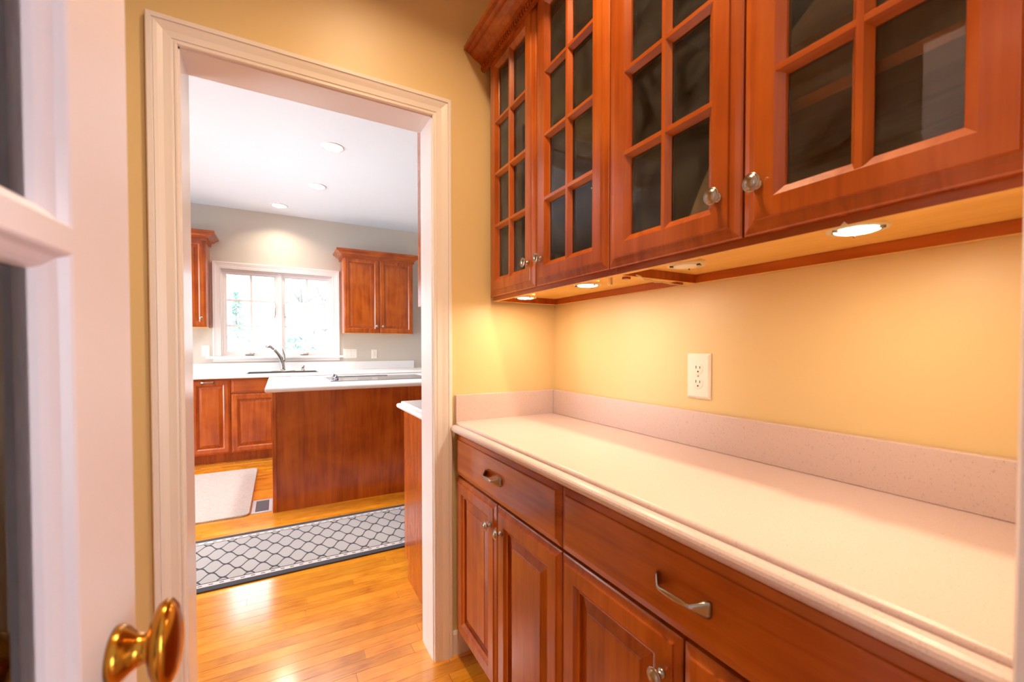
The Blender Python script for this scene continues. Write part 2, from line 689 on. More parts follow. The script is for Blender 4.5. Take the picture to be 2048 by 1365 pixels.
def casing(name, label, xl, xr, zt, yface, sign, jamb_y0, jamb_y1, foot=0.0):
    t = empty(name, ((xl + xr) / 2, yface, 0))
    tag(t, label, 'door trim', kind='structure')
    path = [(xl - t.location.x, foot), (xl - t.location.x, zt), (xr - t.location.x, zt), (xr - t.location.x, foot)]
    mp = lambda a, b, h: (a, sign * h, b)
    for i, nm in ((0, 'side_casing'), (1, 'head_casing'), (2, 'side_casing')):
        sweep(nm, path, CASING, mp, M['trim'], t, i, i + 1)
    y0, y1 = jamb_y0 - yface, jamb_y1 - yface
    c = t.location.x
    box('side_jamb', xl - .0145 - c, xl + .004 - c, y0, y1, foot, zt + .0, M['trim'], t)
    box('side_jamb', xr - .004 - c, xr + .0145 - c, y0, y1, foot, zt + .0, M['trim'], t)
    box('head_jamb', xl - .0145 - c, xr + .0145 - c, y0, y1, zt - .004, zt + .0145, M['trim'], t)
    return t


casing('trim_1', 'white moulded casing around the doorway to the kitchen', XJL - .004, XJR + .002, ZJ, YD0, -1, YD0 - .001, YD1 + .002)
casing('trim_2', 'white casing edge of the near doorway at the right border', -0.235, 0.4365, 2.10, 0.075, 1, -0.041, 0.0745)
# baseboard seen in the toe recess
b = extrude('baseboard_doorway', [(YD0, 0), (YD0, .092), (YD0 - .006, .092), (YD0 - .011, .082), (YD0 - .012, 0)], 'x', XJR + .073, 0.85, M['trim'])
tag(b, 'white baseboard stub in the toe recess beside the casing', 'baseboard', kind='structure')

# ------------------------------------------------------------------ open glazed door on the left
TH = math.atan2(.998, .0641)
LEAF, DT = 0.56, 0.036
door = empty('door_1', (-.1154 - .0641 * LEAF, .503 - .998 * LEAF, 0.0), TH)
tag(door, 'white glazed door standing open at the left, close to the camera', 'door', kind='structure')
ST = 0.099
zb, zt = 0.24, 1.93
rows_z = [zb, 0.56, 0.90, 1.271, 1.64, zt]
# stiles and rails
box('stile', 0, ST, 0, DT, 0.008, 2.05, M['door_white'], door, 0.0004)
box('stile', LEAF - ST, LEAF, 0, DT, 0.008, 2.05, M['door_white'], door, 0.0004)
box('rail', ST, LEAF - ST, 0, DT, 0.008, zb, M['door_white'], door)
box('rail', ST, LEAF - ST, 0, DT, zt, 2.05, M['door_white'], door)
xc = LEAF / 2
cols = [(ST, xc - .0085), (xc + .0085, LEAF - ST)]
for zm in rows_z[1:-1]:
    box('muntin', ST, LEAF - ST, 0.0, DT, zm - .0085, zm + .0085, M['door_white'], door)
box('muntin', xc - .0085, xc + .0085, 0.0002, DT - .0002, zb, zt, M['door_white'], door)
BEAD = [(0, .0165), (0, .016), (.003, .0155), (.0045, .012), (.008, .009), (.0115, .0065), (.014, .003)]
for (x0, x1) in cols:
    for i in range(5):
        z0 = rows_z[i] + (.0085 if i else 0)
        z1 = rows_z[i + 1] - (.0085 if i < 4 else 0)
        # sticking bead on both faces of the glass
        ring('glazing_bead', x1 - x0, z1 - z0, [(0, .0176), (.0015, .0170), (.004, .012), (.0085, .0085), (.0115, .005), (.013, .001)],
             M['door_white'], door, (x0, DT / 2, z0), closed=False)
        ring('glazing_bead', x1 - x0, z1 - z0, [(0, -.0176), (.0015, -.0170), (.004, -.012), (.0085, -.0085), (.0115, -.005), (.013, -.001)],
             M['door_white'], door, (x0, DT / 2, z0), closed=False)
        box('pane', x0 + .004, x1 - .004, DT / 2 - .0008, DT / 2 + .0008, z0 + .004, z1 - .004, M['glass'], door)
# brass knob set
KX, KZ = LEAF - .046, 0.951
kn = lathe('door_knob', [(.0215, .0), (.0220, .003), (.0200, .007), (.0160, .011), (.0130, .015), (.0115, .019), (.0120, .023), (.0140, .026)],
           M['brass'], door, (KX, 0, KZ), 'y', 32)
head = lathe('knob_head', [(.004, .022), (.014, .023), (.024, .0250), (.0305, .0285), (.0333, .0325), (.0330, .0360), (.0285, .0395), (.020, .0422), (.010, .0437), (.001, .0441)],
             M['brass'], kn, (0, 0, 0), 'y', 36)
head.scale = (0.80, 1.0, 1.08)
box('latch_plate', LEAF - .0005, LEAF + .0012, .006, DT - .006, KZ - .03, KZ + .03, M['brass'], door)

# ------------------------------------------------------------------ cabinet builders
# one local frame for every cabinet: x = width, y = 0 at the carcass front and growing to the wall, z = up, fronts towards -y
DOORP = [(0, .010), (.0025, .0125), (.0150, .0160), (.0165, .0195), (.0180, .0200), (.0520, .0200), (.0545, .0180), (.0590, .0140), (.0620, .0120), (.0660, .0112)]
PANELP = [(0, .003), (.0005, .0035), (.004, .0036), (.0300, .0120), (.0312, .0138), (.0330, .0142)]
DRAWP = [(0, .010), (.0025, .0125), (.0165, .0160), (.0180, .0192), (.0200, .0200)]
KNOB = [(.0085, 0), (.0090, .002), (.0075, .0035), (.0050, .0050), (.0045, .012), (.0060, .0150), (.0140, .0170), (.0160, .0185), (.0160, .0200),
        (.0140, .0212), (.0128, .0208), (.0118, .0222), (.0090, .0245), (.0050, .0258), (.0008, .0262)]


def knob(parent, x, z, out=.02):
    return lathe('knob', KNOB, M['pewter'], parent, (x, -out, z), 'y', 22)


def pull(parent, x, z, out=.02, half=.056):
    """bar pull with fanned shell ends"""
    st = []
    S = [(-1.00, .0015, .0115, .0020, .07), (-.965, .0045, .0138, .0034, .09), (-.84, .010, .0118, .0040, .09), (-.70, .018, .0074, .0038, .06), (-.58, .0235, .0042, .0034, .0),
         (-.48, .0255, .0036, .0034, 0), (-.30, .0262, .0048, .0027, 0), (0, .0268, .0055, .0026, 0)]
    S = S + [(-a, b, c, d, e) for a, b, c, d, e in reversed(S[:-1])]
    for a, yo, rv, rt, rg in S:
        st.append(((a * half, -yo, 0), (0, 0, 1), (0, 1, 0), rv, rt, rg))
    return loft('pull', st, M['pewter'], parent, (x, -out, z), 0.0, 18)


def panel_door(parent, x0, x1, z0, z1, knob_at=None, pull_at=None, mat=None):
    mat = mat or M['cherry']
    w, h = x1 - x0, z1 - z0
    d = ring('door', w, h, DOORP, mat, parent, (x0, 0, z0), closed=False)
    ring('raised_panel', w - .130, h - .130, PANELP, mat, d, (.065, 0, .065), closed=True)
    if knob_at:
        knob(d, knob_at[0] - x0, knob_at[1] - z0)
    if pull_at:
        pull(d, pull_at[0] - x0, pull_at[1] - z0)
    return d


def drawer(parent, x0, x1, z0, z1, pull_x=None, name='drawer'):
    d = ring(name, x1 - x0, z1 - z0, DRAWP, M['cherry_h'], parent, (x0, 0, z0))
    if pull_x is not None:
        pull(d, pull_x - x0, (z1 - z0) / 2)
    return d


def glass_door(parent, x0, x1, z0, z1, rows, knob_at):
    w, h = x1 - x0, z1 - z0
    P = [(0, .010), (.0025, .0125), (.0120, .0155), (.0215, .0165), (.0230, .0200), (.0245, .0203), (.0560, .0200), (.0580, .0185), (.0640, .0140), (.0700, .0095), (.0715, .0060)]
    d = ring('door', w, h, P, M['cherry'], parent, (x0, 0, z0), closed=False)
    i = .0705
    gx0, gx1, gz0, gz1 = i, w - i, rows[0] - z0, rows[-1] - z0
    # top rail is deeper than the frame profile where the crown covers it
    xm = w / 2
    bw, fw = .0135, .0045      # half widths at the glass and at the face
    prof = [(-bw, .0045), (-bw, .007), (-fw - .003, .0150), (-fw, .0192), (fw, .0192), (fw + .003, .0150), (bw, .007), (bw, .0045)]
    extrude('muntin', [(a + xm, -b_) for a, b_ in prof], 'z', .0572, h - .0572, M['cherry'], d)
    for rz in rows[1:-1]:
        zz = rz - z0
        extrude('muntin', [(-b_ * .985, a + zz) for a, b_ in prof], 'x', .0572, w - .0572, M['cherry_h'], d)
    xs = [gx0, xm, gx1]
    zs = [i] + [r - z0 for r in rows[1:-1]] + [h - i]
    for a in range(2):
        for c in range(len(zs) - 1):
            box('pane', xs[a] - .002, xs[a + 1] + .002, -.0055, -.0025, zs[c] - .002, zs[c + 1] + .002, M['cabinet_glass'], d)
    knob(d, knob_at[0] - x0, knob_at[1] - z0)
    return d


def base_body(parent, w, depth, h=.876, toe=.10, notch=.07):
    return extrude('body', [(notch, 0), (notch, toe), (0, toe), (0, h), (depth, h), (depth, 0)], 'x', 0, w, M['cherry'], parent)


def upper_body(parent, w, depth, z0, z1, drop=.0, shelves=(), inner=None):
    inner = inner or M['cherry_dark']
    t = .016
    zf = z0
    um = M['maple']
    box('side_panel', 0, t, 0, depth, zf, z1, M['cherry'], parent, under=um)
    box('side_panel', w - t, w, 0, depth, zf, z1, M['cherry'], parent, under=um)
    box('bottom_panel', t, w - t, .019, depth, z0 + drop, z0 + drop + .016, inner, parent, under=um)
    box('top_panel', t, w - t, .019, depth, z1 - .016, z1, inner, parent)
    box('back_panel', t, w - t, depth - .008, depth, z0 + drop + .016, z1 - .016, inner, parent)
    if drop:
        box('light_rail', t, w - t, .0, .019, z0, z0 + drop + .012, M['cherry_h'], parent, under=um)
        box('back_rail', t, w - t, depth - .019, depth - .0005, z0, z0 + drop - .0005, M['cherry_h'], parent, under=um)
    else:
        box('bottom_rail', t, w - t, .0, .019, z0, z0 + .038, M['cherry_h'], parent)
    box('top_rail', t, w - t, .0, .019, z1 - .05, z1, M['cherry_h'], parent)
    for s in shelves:
        box('shelf', t, w - t, .03, depth - .012, s, s + .019, M['cherry_h'], parent)


CROWN = [(.0, .0), (.011, .0), (.011, .028), (.0180, .030), (.0180, .035), (.0230, .036), (.0230, .040), (.030, .0425), (.042, .049), (.053, .058), (.059, .0645), (.0640, .0650),
         (.0640, .0690), (.0700, .0705), (.0760, .0745), (.0790, .0750), (.0790, .0790), (.0885, .0800), (.0885, .098), (.0850, .103), (.0, .103)]


def crown(name, label, path, z0, group=None, hs=1.0):
    """path runs so that the moulding projects to the left of travel"""
    p0 = path[0]
    t = empty(name, (p0[0], p0[1], z0))
    tag(t, label, 'moulding', group)
    loc = [(a - p0[0], b_ - p0[1]) for a, b_ in path]
    for i in range(len(path) - 1):
        sweep('crown_run', loc, [(o_, h_ * hs) for o_, h_ in CROWN], lambda a, b_, h: (a, b_, h), M['cherry_h'] if abs(loc[i + 1][0] - loc[i][0]) > .1 else M['cherry'], t, i, i + 1)
    verts, faces = [], []
    for i in range(len(loc) - 1):
        a, b_ = Vector(loc[i]), Vector(loc[i + 1])
        L = (b_ - a).length
        d = (b_ - a) / L
        nrm = Vector((-d.y, d.x))
        if L < .12:
            continue
        k = 0.006
        while k < L - .004:
            q = len(verts)
            for s, o, h in ((k, .010, .006), (k + .008, .010, .006), (k + .008, .0165, .006), (k, .0165, .006), (k, .010, .026), (k + .008, .010, .026), (k + .008, .0165, .026), (k, .0165, .026)):
                v = a + d * s + nrm * o
                verts.append((v.x, v.y, h * hs))
            faces += [tuple(q + j for j in f) for f in ((0, 1, 2, 3), (7, 6, 5, 4), (0, 4, 5, 1), (1, 5, 6, 2), (2, 6, 7, 3), (3, 7, 4, 0))]
            k += .0145
    dn = mesh_obj('dentil_band', verts, faces, M['cherry'], t)
    dn['kind'] = 'stuff'
    return t


# ------------------------------------------------------------------ pantry upper cabinets
R90 = -math.pi / 2
ROWS = [1.467, 1.661, 1.857, 2.053, 2.249]
UZ0, UZ1, UD = 1.382, 2.330, XW - .001 - .736
UA = empty('glass_cabinet', (.736, 1.536, 0), R90)
tag(UA, 'cherry upper cabinet with two narrow glass doors next to the doorway', 'cabinet', 'glazed upper cabinets')
upper_body(UA, .7025, UD, UZ0, UZ1, .0235, (1.600, 1.845, 2.09))
glass_door(UA, .004, .348, 1.3965, 2.320, ROWS, (.308, 1.479))
glass_door(UA, .352, .701, 1.3965, 2.320, ROWS, (.388, 1.479))
UB = empty('glass_cabinet', (.736, .8335, 0), R90)
tag(UB, 'cherry upper cabinet with two wide glass doors, nearest the camera', 'cabinet', 'glazed upper cabinets')
upper_body(UB, .714, UD, UZ0, UZ1, .0235, (1.600, 1.845, 2.09))
glass_door(UB, .002, .3555, 1.3965, 2.320, ROWS, (.3125, 1.479))
glass_door(UB, .3595, .712, 1.3965, 2.320, ROWS, (.3895, 1.479))
crown('crown_moulding', 'cherry crown moulding with dentil band above the pantry glass cabinets', [(.7155, 0.115), (.7155, YD0 - .003)], 2.285, None, .76)


def puck(x, y, lit, label):
    t = empty('puck_light', (x, y, 1.3790))
    tag(t, label, 'light', 'under-cabinet puck lights')
    lathe('housing', [(.0395, .0005), (.0405, .003), (.0400, .0085), (.0350, .0110), (.0310, .0110), (.0310, .004), (.0320, .0005)], M['puck_body'], t, (0, 0, 0), 'z', 32)
    lathe('lens', [(.0005, -.0030), (.014, -.0027), (.024, -.0015), (.0305, .0008), (.0305, .004), (.0005, .004)], M['lens_on'] if lit else M['lens_off'], t, (0, 0, 0), 'z', 28)
    for k in range(3):
        a = 2 * math.pi * k / 3 + .5
        c = box('clip', -.001, .001, -.004, .004, -.004, .0012, M['slot'], t)
        c.location = (.0325 * math.cos(a), .0325 * math.sin(a), -.0005)
        c.rotation_euler[2] = a + math.pi / 2
    box('mount', .008, .034, -.013, .013, .0105, .0262, M['puck_body'], t)
    if lit:
        area_lamp('puck_lamp', (0, 0, -.0042), .058, PUCK_W, (1.0, .82, .60), (0, 0, 0), parent=t)
    return t


puck(.785, 1.360, True, 'lit puck light under the cabinet corner by the doorway')
puck(.783, .995, True, 'lit puck light beside the small dangling plug')
puck(.785, .648, False, 'unlit puck light under the wide glass cabinet')
puck(.776, .322, True, 'brightly glowing puck light nearest the camera')

# loose low-voltage wiring under the cabinets
wr = tube('lamp_wire', [(.775, .79, 1.3795), (.805, .805, 1.380), (.83, .818, 1.3765), (.86, .830, 1.380), (.89, .838, 1.377), (.92, .838, 1.3795), (.95, .834, 1.376), (.98, .838, 1.380), (1.015, .837, 1.378)], .0019, M['wire'], nseg=6)
tag(wr, 'cream low-voltage wire sagging along the cabinet joint', 'wire')
for i, (a, b_, l_) in enumerate(((.775, .792, 'front'), (.96, .99, 'rear'))):
    c = box('wire_clip', a, b_, .827, .842, 1.3755, 1.3819, M['cherry_h'], None, .0008)
    tag(c, 'small brown wire clip at the %s of the cabinet joint' % l_, 'clip')
pg = empty('wire_plug', (.800, .915, 1.382))
tag(pg, 'small cream plug dangling beside the lit puck light', 'plug')
box('plug_body', -.004, .004, -.006, .006, -.010, .014, M['wire'], pg, .0015)
tube('plug_wire', [(0, 0, .013), (-.004, -.02, .016), (-.012, -.045, .018), (-.02, -.06, .0232)], .0013, M['wire'], pg, 6)

# ------------------------------------------------------------------ pantry base cabinets and counter
BX = .600
BD = XW - .001 - BX
BA = empty('base_cabinet', (BX, 1.543, 0), R90)
tag(BA, 'cherry base cabinet with one drawer and two narrow doors beside the casing', 'cabinet', 'pantry base cabinets')
base_body(BA, .7015, BD)
drawer(BA, .002, .6998, .713, .868, .340)
panel_door(BA, .002, .346, .105, .705, (.312, .630))
panel_door(BA, .350, .6998, .105, .705, (.386, .630))
BB = empty('base_cabinet', (BX, .8412, 0), R90)
tag(BB, 'cherry base cabinet with the wide drawer nearest the camera', 'cabinet', 'pantry base cabinets')
base_body(BB, .714, BD)
drawer(BB, .002, .712, .713, .868, .3605)
panel_door(BB, .002, .3545, .105, .705, (.3165, .625))
panel_door(BB, .3585, .712, .105, .705, (.3945, .625))

def nose(n=8, top=.9144, bot=.876, front=0.0, step=.020):
    """edge profile, distances back from the front: small upper bead, groove, then a bullnose"""
    pts = []
    r = .0085
    for k in range(n + 1):                       # upper bead
        a = math.pi / 2 * k / n
        pts.append((front + step + r - r * math.sin(a), top - r + r * math.cos(a)))
    pts.append((front + step + .0008, top - .0105))
    pts.append((front + step - .003, top - .0112))
    R = .0135
    zc = top - .0112 - R
    for k in range(n + 1):                       # bullnose
        a = math.pi / 2 + math.pi * 0.94 * k / n
        pts.append((front + R + (step - .003 - R) * max(0, 1 - k / 2.0) + R * math.cos(a) * 1.0, zc + R * math.sin(a)))
    pts.append((front + R + .004, bot))
    return pts


ct = empty('countertop', (.85, .81, .876))
tag(ct, 'pink-beige speckled countertop with double-rounded front edge', 'countertop')
prof = [(d + .562 - .85, z - .876) for d, z in nose()] + [(XW - .001 - .85, 0), (XW - .001 - .85, .9144 - .876)]
o = extrude('slab', prof, 'y', .0945 - .81, 1.5435 - .81, M['pantry_top'], ct)
box('backsplash', 1.0285 - .85, XW - .001 - .85, .0945 - .81, 1.5435 - .81, .0385, .140, M['pantry_top'], ct, .002)
box('side_splash', .585 - .85, XW - .001 - .85, 1.5445 - .81, 1.5650 - .81, -.0, .140, M['pantry_top'], ct, .002)


def outlet(name, label, x, y, z, rotz, w=.079, h=.130, kind='duplex', group=None):
    t = empty(name, (x, y, z), rotz)
    tag(t, label, 'outlet' if kind == 'duplex' else 'switch', group)
    ring('plate', w, h, [(0, .002), (.001, .0035), (.006, .0062), (.008, .0065)], M['plate'], t, (-w / 2, -.0003, -h / 2))
    if kind == 'duplex':
        for s in (-1, 1):
            f = lathe('receptacle', [(.0170, .0064), (.0168, .0072), (.0160, .0074), (.0005, .0074)], M['plate'], t, (0, 0, s * .0205), 'y', 20)
            box('slot', -.0075, -.0055, -.0080, -.0070, .001, .009, M['slot'], f)
            box('slot', .0055, .0075, -.0080, -.0070, .001, .008, M['slot'], f)
            lathe('ground_hole', [(.0026, .0070), (.0026, .0079), (.0004, .0079)], M['slot'], f, (0, 0, -.0075), 'y', 10)
        lathe('screw', [(.003, .0062), (.0028, .0074), (.0004, .0076)], M['nickel'], t, (0, 0, 0), 'y', 10)
    else:
        for s in (-1, 0, 1):
            tg = box('toggle', s * .046 - .005, s * .046 + .005, -.013, -.006, -.006, .010, M['plate'], t, .001)
            for q in (-.03, .03):
                lathe('screw', [(.0028, .0062), (.0026, .0073), (.0004, .0075)], M['nickel'], t, (s * .046, 0, q), 'y', 8)
    return t


outlet('wall_outlet', 'cream duplex outlet on the tan wall above the pantry counter', XW, .816, 1.117, R90)

# pantry ceiling fixture
def can_light(x, y, z, watts, color, label, group='recessed ceiling lights', r=.075):
    t = empty('recessed_light', (x, y, z))
    tag(t, label, 'light', group)
    lathe('trim_ring', [(r + .013, -.0004), (r + .012, -.004), (r + .004, -.006), (r, -.005), (r - .002, -.001)], M['trim'], t, (0, 0, 0), 'z', 36)
    lathe('lens', [(.001, -.0030), (r - .006, -.0026), (r - .0025, -.0012), (r - .0025, -.0006), (.001, -.0006)], M['can_lens'], t, (0, 0, 0), 'z', 32)
    area_lamp('recessed_lamp', (0, 0, -.0075), r * 1.8, watts, color, (0, 0, 0), parent=t, spread=math.radians(130))
    return t


can_light(.33, .72, CEIL, PANTRY_W, (1.0, .73, .43), 'recessed ceiling light of the pantry, above the picture')

# ------------------------------------------------------------------ kitchen: window
def window(name, label, x0, x1, z0, z1, y):
    """casement pair in the wall y = inner face; x0..x1, z0..z1 rough opening"""
    t = empty(name, ((x0 + x1) / 2, y, z0))
    tag(t, label, 'window', kind='structure')
    cx = t.location.x
    path = [(x0 - cx, .0), (x0 - cx, z1 - z0), (x1 - cx, z1 - z0), (x1 - cx, .0)]
    C2 = [(o * 1.12, h) for o, h in CASING]
    for i, nm in ((0, 'side_casing'), (1, 'head_casing'), (2, 'side_casing')):
        sweep(nm, path, C2, lambda a, b_, h: (a, -h, b_), M['trim'], t, i, i + 1)
    W = x1 - x0
    box('stool', -W / 2 - .14, W / 2 + .12, -.045, .05, -.030, -.002, M['trim'], t, .004)
    extrude('apron', [(-.0005, -.066), (-.012, -.066), (-.016, -.056), (-.010, -.044), (-.018, -.030), (-.0005, -.030)], 'x', -W / 2 - .078, W / 2 + .078, M['trim'], t)
    H = z1 - z0
    ring('frame', W, H, [(0, -.02), (.018, -.02), (.020, -.05)], M['trim'], t, (-W / 2, 0, 0), closed=False, back=-.11)
    mid = .0
    box('mullion', -.022, .022, .022, .11, .018, H - .018, M['trim'], t, .003)
    for s in (-1, 1):
        a, b_ = (-W / 2 + .020, -.022) if s < 0 else (.022, W / 2 - .020)
        sw, sh = b_ - a, H - .040
        sash = ring('sash', sw, sh, [(0, -.036), (.026, -.036), (.030, -.044), (.034, -.046)], M['trim'], t, (a, 0, .020), closed=False, back=-.075)
        gw, gh = sw - .068, sh - .068
        for i in range(2):
            for j in range(3):
                box('pane', .034 + gw * i / 2, .034 + gw * (i + 1) / 2, .058, .061, .034 + gh * j / 3, .034 + gh * (j + 1) / 3, M['window_glass'], sash)
        box('muntin', .034 + gw / 2 - .012, .034 + gw / 2 + .012, .050, .0575, .030, sh - .030, M['trim'], sash)
        for j in (1, 2):
            box('muntin', .030, sw - .030, .0505, .057, .034 + gh * j / 3 - .012, .034 + gh * j / 3 + .012, M['trim'], sash)
        # crank handle and sash lock
        hx = a + sw * (.46 if s < 0 else .43)
        cr = box('crank', hx - .045, hx + .045, -.004, .030, .004, .020, M['nickel'], t, .004)
        tube('crank_arm', [(hx - .01, -.006, .020), (hx + .01, -.012, .030), (hx + .055, -.012, .026)], [.006, .006, .005], M['nickel'], t, 8)
        lx = -.050 if s < 0 else .050
        tube('sash_lock', [(lx, .030, H * .62), (lx, .016, H * .60), (lx, .012, H * .50), (lx + .012 * (1 if s > 0 else -1), .010, H * .455)], [.006, .006, .006, .007], M['nickel'], t, 8)
    return t


window('window_1', 'white casement pair with six-pane grilles above the kitchen sink', -0.587, 0.597, 1.10, 2.108, YB)


def plain_window(name, label, us, vs2, axis, at, depth):
    """simple fixed window for the openings outside the picture"""
    t = empty(name, (0, 0, 0))
    tag(t, label, 'window', kind='structure')
    (u0, u1), (v0, v1) = us, vs2
    fw = .06
    def B(nm, a0, a1, b0, b1, d0, d1, m):
        if axis == 'y':
            box(nm, a0, a1, at + d0, at + d1, b0, b1, m, t)
        else:
            box(nm, at + d0, at + d1, a0, a1, b0, b1, m, t)
    B('frame', u0, u0 + fw, v0, v1, .02, .10, M['trim'])
    B('frame', u1 - fw, u1, v0, v1, .02, .10, M['trim'])
    B('frame', u0 + fw, u1 - fw, v0, v0 + fw, .02, .10, M['trim'])
    B('frame', u0 + fw, u1 - fw, v1 - fw, v1, .02, .10, M['trim'])
    um = (u0 + u1) / 2
    B('mullion', um - .03, um + .03, v0 + fw, v1 - fw, .03, .09, M['trim'])
    B('pane', u0 + fw, um - .03, v0 + fw, v1 - fw, .055, .059, M['glass'])
    B('pane', um + .03, u1 - fw, v0 + fw, v1 - fw, .055, .059, M['glass'])


plain_window('window_2', 'wide unseen window added in the left wall to fill the kitchen with daylight', (2.3, 5.7), (.1, 2.45), 'x', -3.0, .15)  # unseen opening, added and sized as daylight fill for the kitchen
plain_window('window_3', 'unseen window behind the camera, placed to throw daylight on the glazed door', (-3.4, -.6), (.2, 2.4), 'x', 2.7, .15)  # position and size chosen so cool daylight reaches the door, not the casing
plain_window('window_4', 'tall unseen window added in the back wall for more daylight on the glazed door', (1.2, 2.6), (.2, 2.4), 'y', -3.7, .15)  # added opening, more cool daylight on the open door

# ------------------------------------------------------------------ kitchen: sink run
KY = 5.34
c1 = empty('base_cabinet', (-.791, KY, 0))
tag(c1, 'tall single-door pull-out base cabinet with a bar pull under the sink counter', 'cabinet', 'kitchen base cabinets')
base_body(c1, .342, .655, .876)
panel_door(c1, .003, .339, .105, .868, None, (.151, .843))
c2 = empty('base_cabinet', (-.448, KY, 0))
tag(c2, 'sink base cabinet with a plain false drawer front below the window', 'cabinet', 'kitchen base cabinets')
base_body(c2, .915, .655, .876)
drawer(c2, .003, .912, .724, .866, None, 'false_drawer')
panel_door(c2, .003, .456, .105, .716, (.42, .66))
panel_door(c2, .460, .912, .105, .716, (.495, .66))
c3 = empty('base_cabinet', (.468, KY, 0))
tag(c3, 'kitchen base cabinet mostly hidden behind the island', 'cabinet', 'kitchen base cabinets')
base_body(c3, 1.20, .655, .876)
drawer(c3, .003, .598, .724, .866, .30)
drawer(c3, .602, 1.197, .724, .866, .90)
panel_door(c3, .003, .598, .105, .716, (.56, .66))
panel_door(c3, .602, 1.197, .105, .716, (.64, .66))
c4 = empty('base_cabinet', (-1.396, KY, 0))
tag(c4, 'kitchen base cabinet left of the pull-out, hidden by the casing', 'cabinet', 'kitchen base cabinets')
base_body(c4, .604, .655, .876)
drawer(c4, .003, .601, .724, .866, .30)
panel_door(c4, .003, .601, .105, .716, (.56, .66))


def slab_round(z0, z1, r=.016, n=6):
    """rounded edge profile for sweeps: (o, z), o = outward"""
    pts = [(-.05, z0), (0, z0)]
    zc = (z0 + z1) / 2
    h = (z1 - z0) / 2
    for k in range(n + 1):
        a = -math.pi / 2 + math.pi * k / n
        pts.append((h * .75 * math.cos(a), zc + h * math.sin(a)))
    pts.append((-.05, z1))
    return pts


kt = empty('countertop', (.3, 5.64, .876))
tag(kt, 'white countertop with backsplash running under the kitchen window', 'countertop', 'kitchen countertops')
pr = [(d + 5.295 - 5.64, z - .876) for d, z in nose()] + [(YB - .001 - 5.64, 0), (YB - .001 - 5.64, .0384)]
sl = extrude('slab', pr, 'x', -1.40 - .3, 1.90 - .3, M['kitchen_top'], kt)
box('backsplash', -1.40 - .3, 1.640 - .3, YB - .021 - 5.64, YB - .001 - 5.64, .0386, .1400, M['kitchen_top'], kt, .002)

sk = empty('sink', (.033, 5.62, .9145))
tag(sk, 'stainless kitchen sink with a dark rim set in the white counter', 'sink')
bpy.context.view_layer.update()
cut(sl, .033 - .345, .033 + .345, 5.62 - .195, 5.62 + .195, .80, 1.0)
ring('rim', .712, .412, [(0, .001), (.002, .003), (.012, .003), (.014, -.004)], M['steel'], sk, (0, 0, 0), closed=False)
rim = sk.children[0]
rim.rotation_euler = (-math.pi / 2, 0, 0)
rim.location = (-.356, -.206, 0)
# basin: open box
bv = []
for zz, k in ((0, 0), (-.20, .02)):
    bv += [(-.344 + k, -.193 + k, zz), (.344 - k, -.193 + k, zz), (.344 - k, .193 - k, zz), (-.344 + k, .193 - k, zz)]
mesh_obj('basin', bv, [(0, 1, 5, 4), (1, 2, 6, 5), (2, 3, 7, 6), (3, 0, 4, 7), (4, 5, 6, 7)], M['steel'], sk, (0, 0, -.001))

# the sink cabinet body is notched so that the basin hangs free
bpy.context.view_layer.update()
for ch in c2.children:
    if ch.name.startswith('body'):
        cut(ch, -.325, .391, 5.41, 5.83, .66, .90)
        break

fa = empty('faucet', (.030, 5.885, .9145))
tag(fa, 'brushed nickel pull-out faucet with side lever in front of the window', 'faucet')
lathe('base_plate', [(.130, 0), (.130, .004), (.124, .008), (.001, .009)], M['nickel'], fa, (0, 0, 0), 'z', 32).scale = (1, .24, 1)
tube('body', [(0, 0, .008), (.0, -.002, .04), (-.004, -.004, .09), (-.020, -.010, .15), (-.045, -.025, .20), (-.075, -.045, .24), (-.10, -.065, .268)], [.026, .024, .022, .021, .019, .017, .016], M['nickel'], fa, 16)
tube('spray_head', [(-.098, -.063, .266), (-.120, -.082, .288), (-.142, -.100, .298), (-.163, -.118, .290)], [.0165, .018, .019, .017], M['nickel'], fa, 16)
tube('lever', [(.004, -.002, .10), (.016, -.006, .135), (.010, -.008, .20), (-.004, -.010, .26), (-.018, -.012, .308)], [.014, .017, .014, .010, .007], M['nickel'], fa, 12)
sd = empty('soap_dispenser', (.243, 5.885, .9145))
tag(sd, 'short nickel air gap cap beside the faucet', 'air gap')
lathe('cap', [(.020, 0), (.020, .058), (.017, .066), (.001, .068)], M['nickel'], sd, (0, 0, 0), 'z', 20)
lathe('flange', [(.025, 0), (.024, .004), (.020, .005)], M['nickel'], sd, (0, 0, 0), 'z', 20)

outlet('wall_outlet', 'white duplex outlet left of the kitchen window', -.733, YB, 1.160, 0, .075, .122, group='kitchen wall plates')
outlet('wall_outlet', 'white duplex outlet right of the triple switch plate', 1.109, YB, 1.112, 0, .076, .124, group='kitchen wall plates')
outlet('switch_plate', 'white triple switch plate right of the kitchen window', .805, YB, 1.118, 0, .172, .124, 'switch', group='kitchen wall plates')

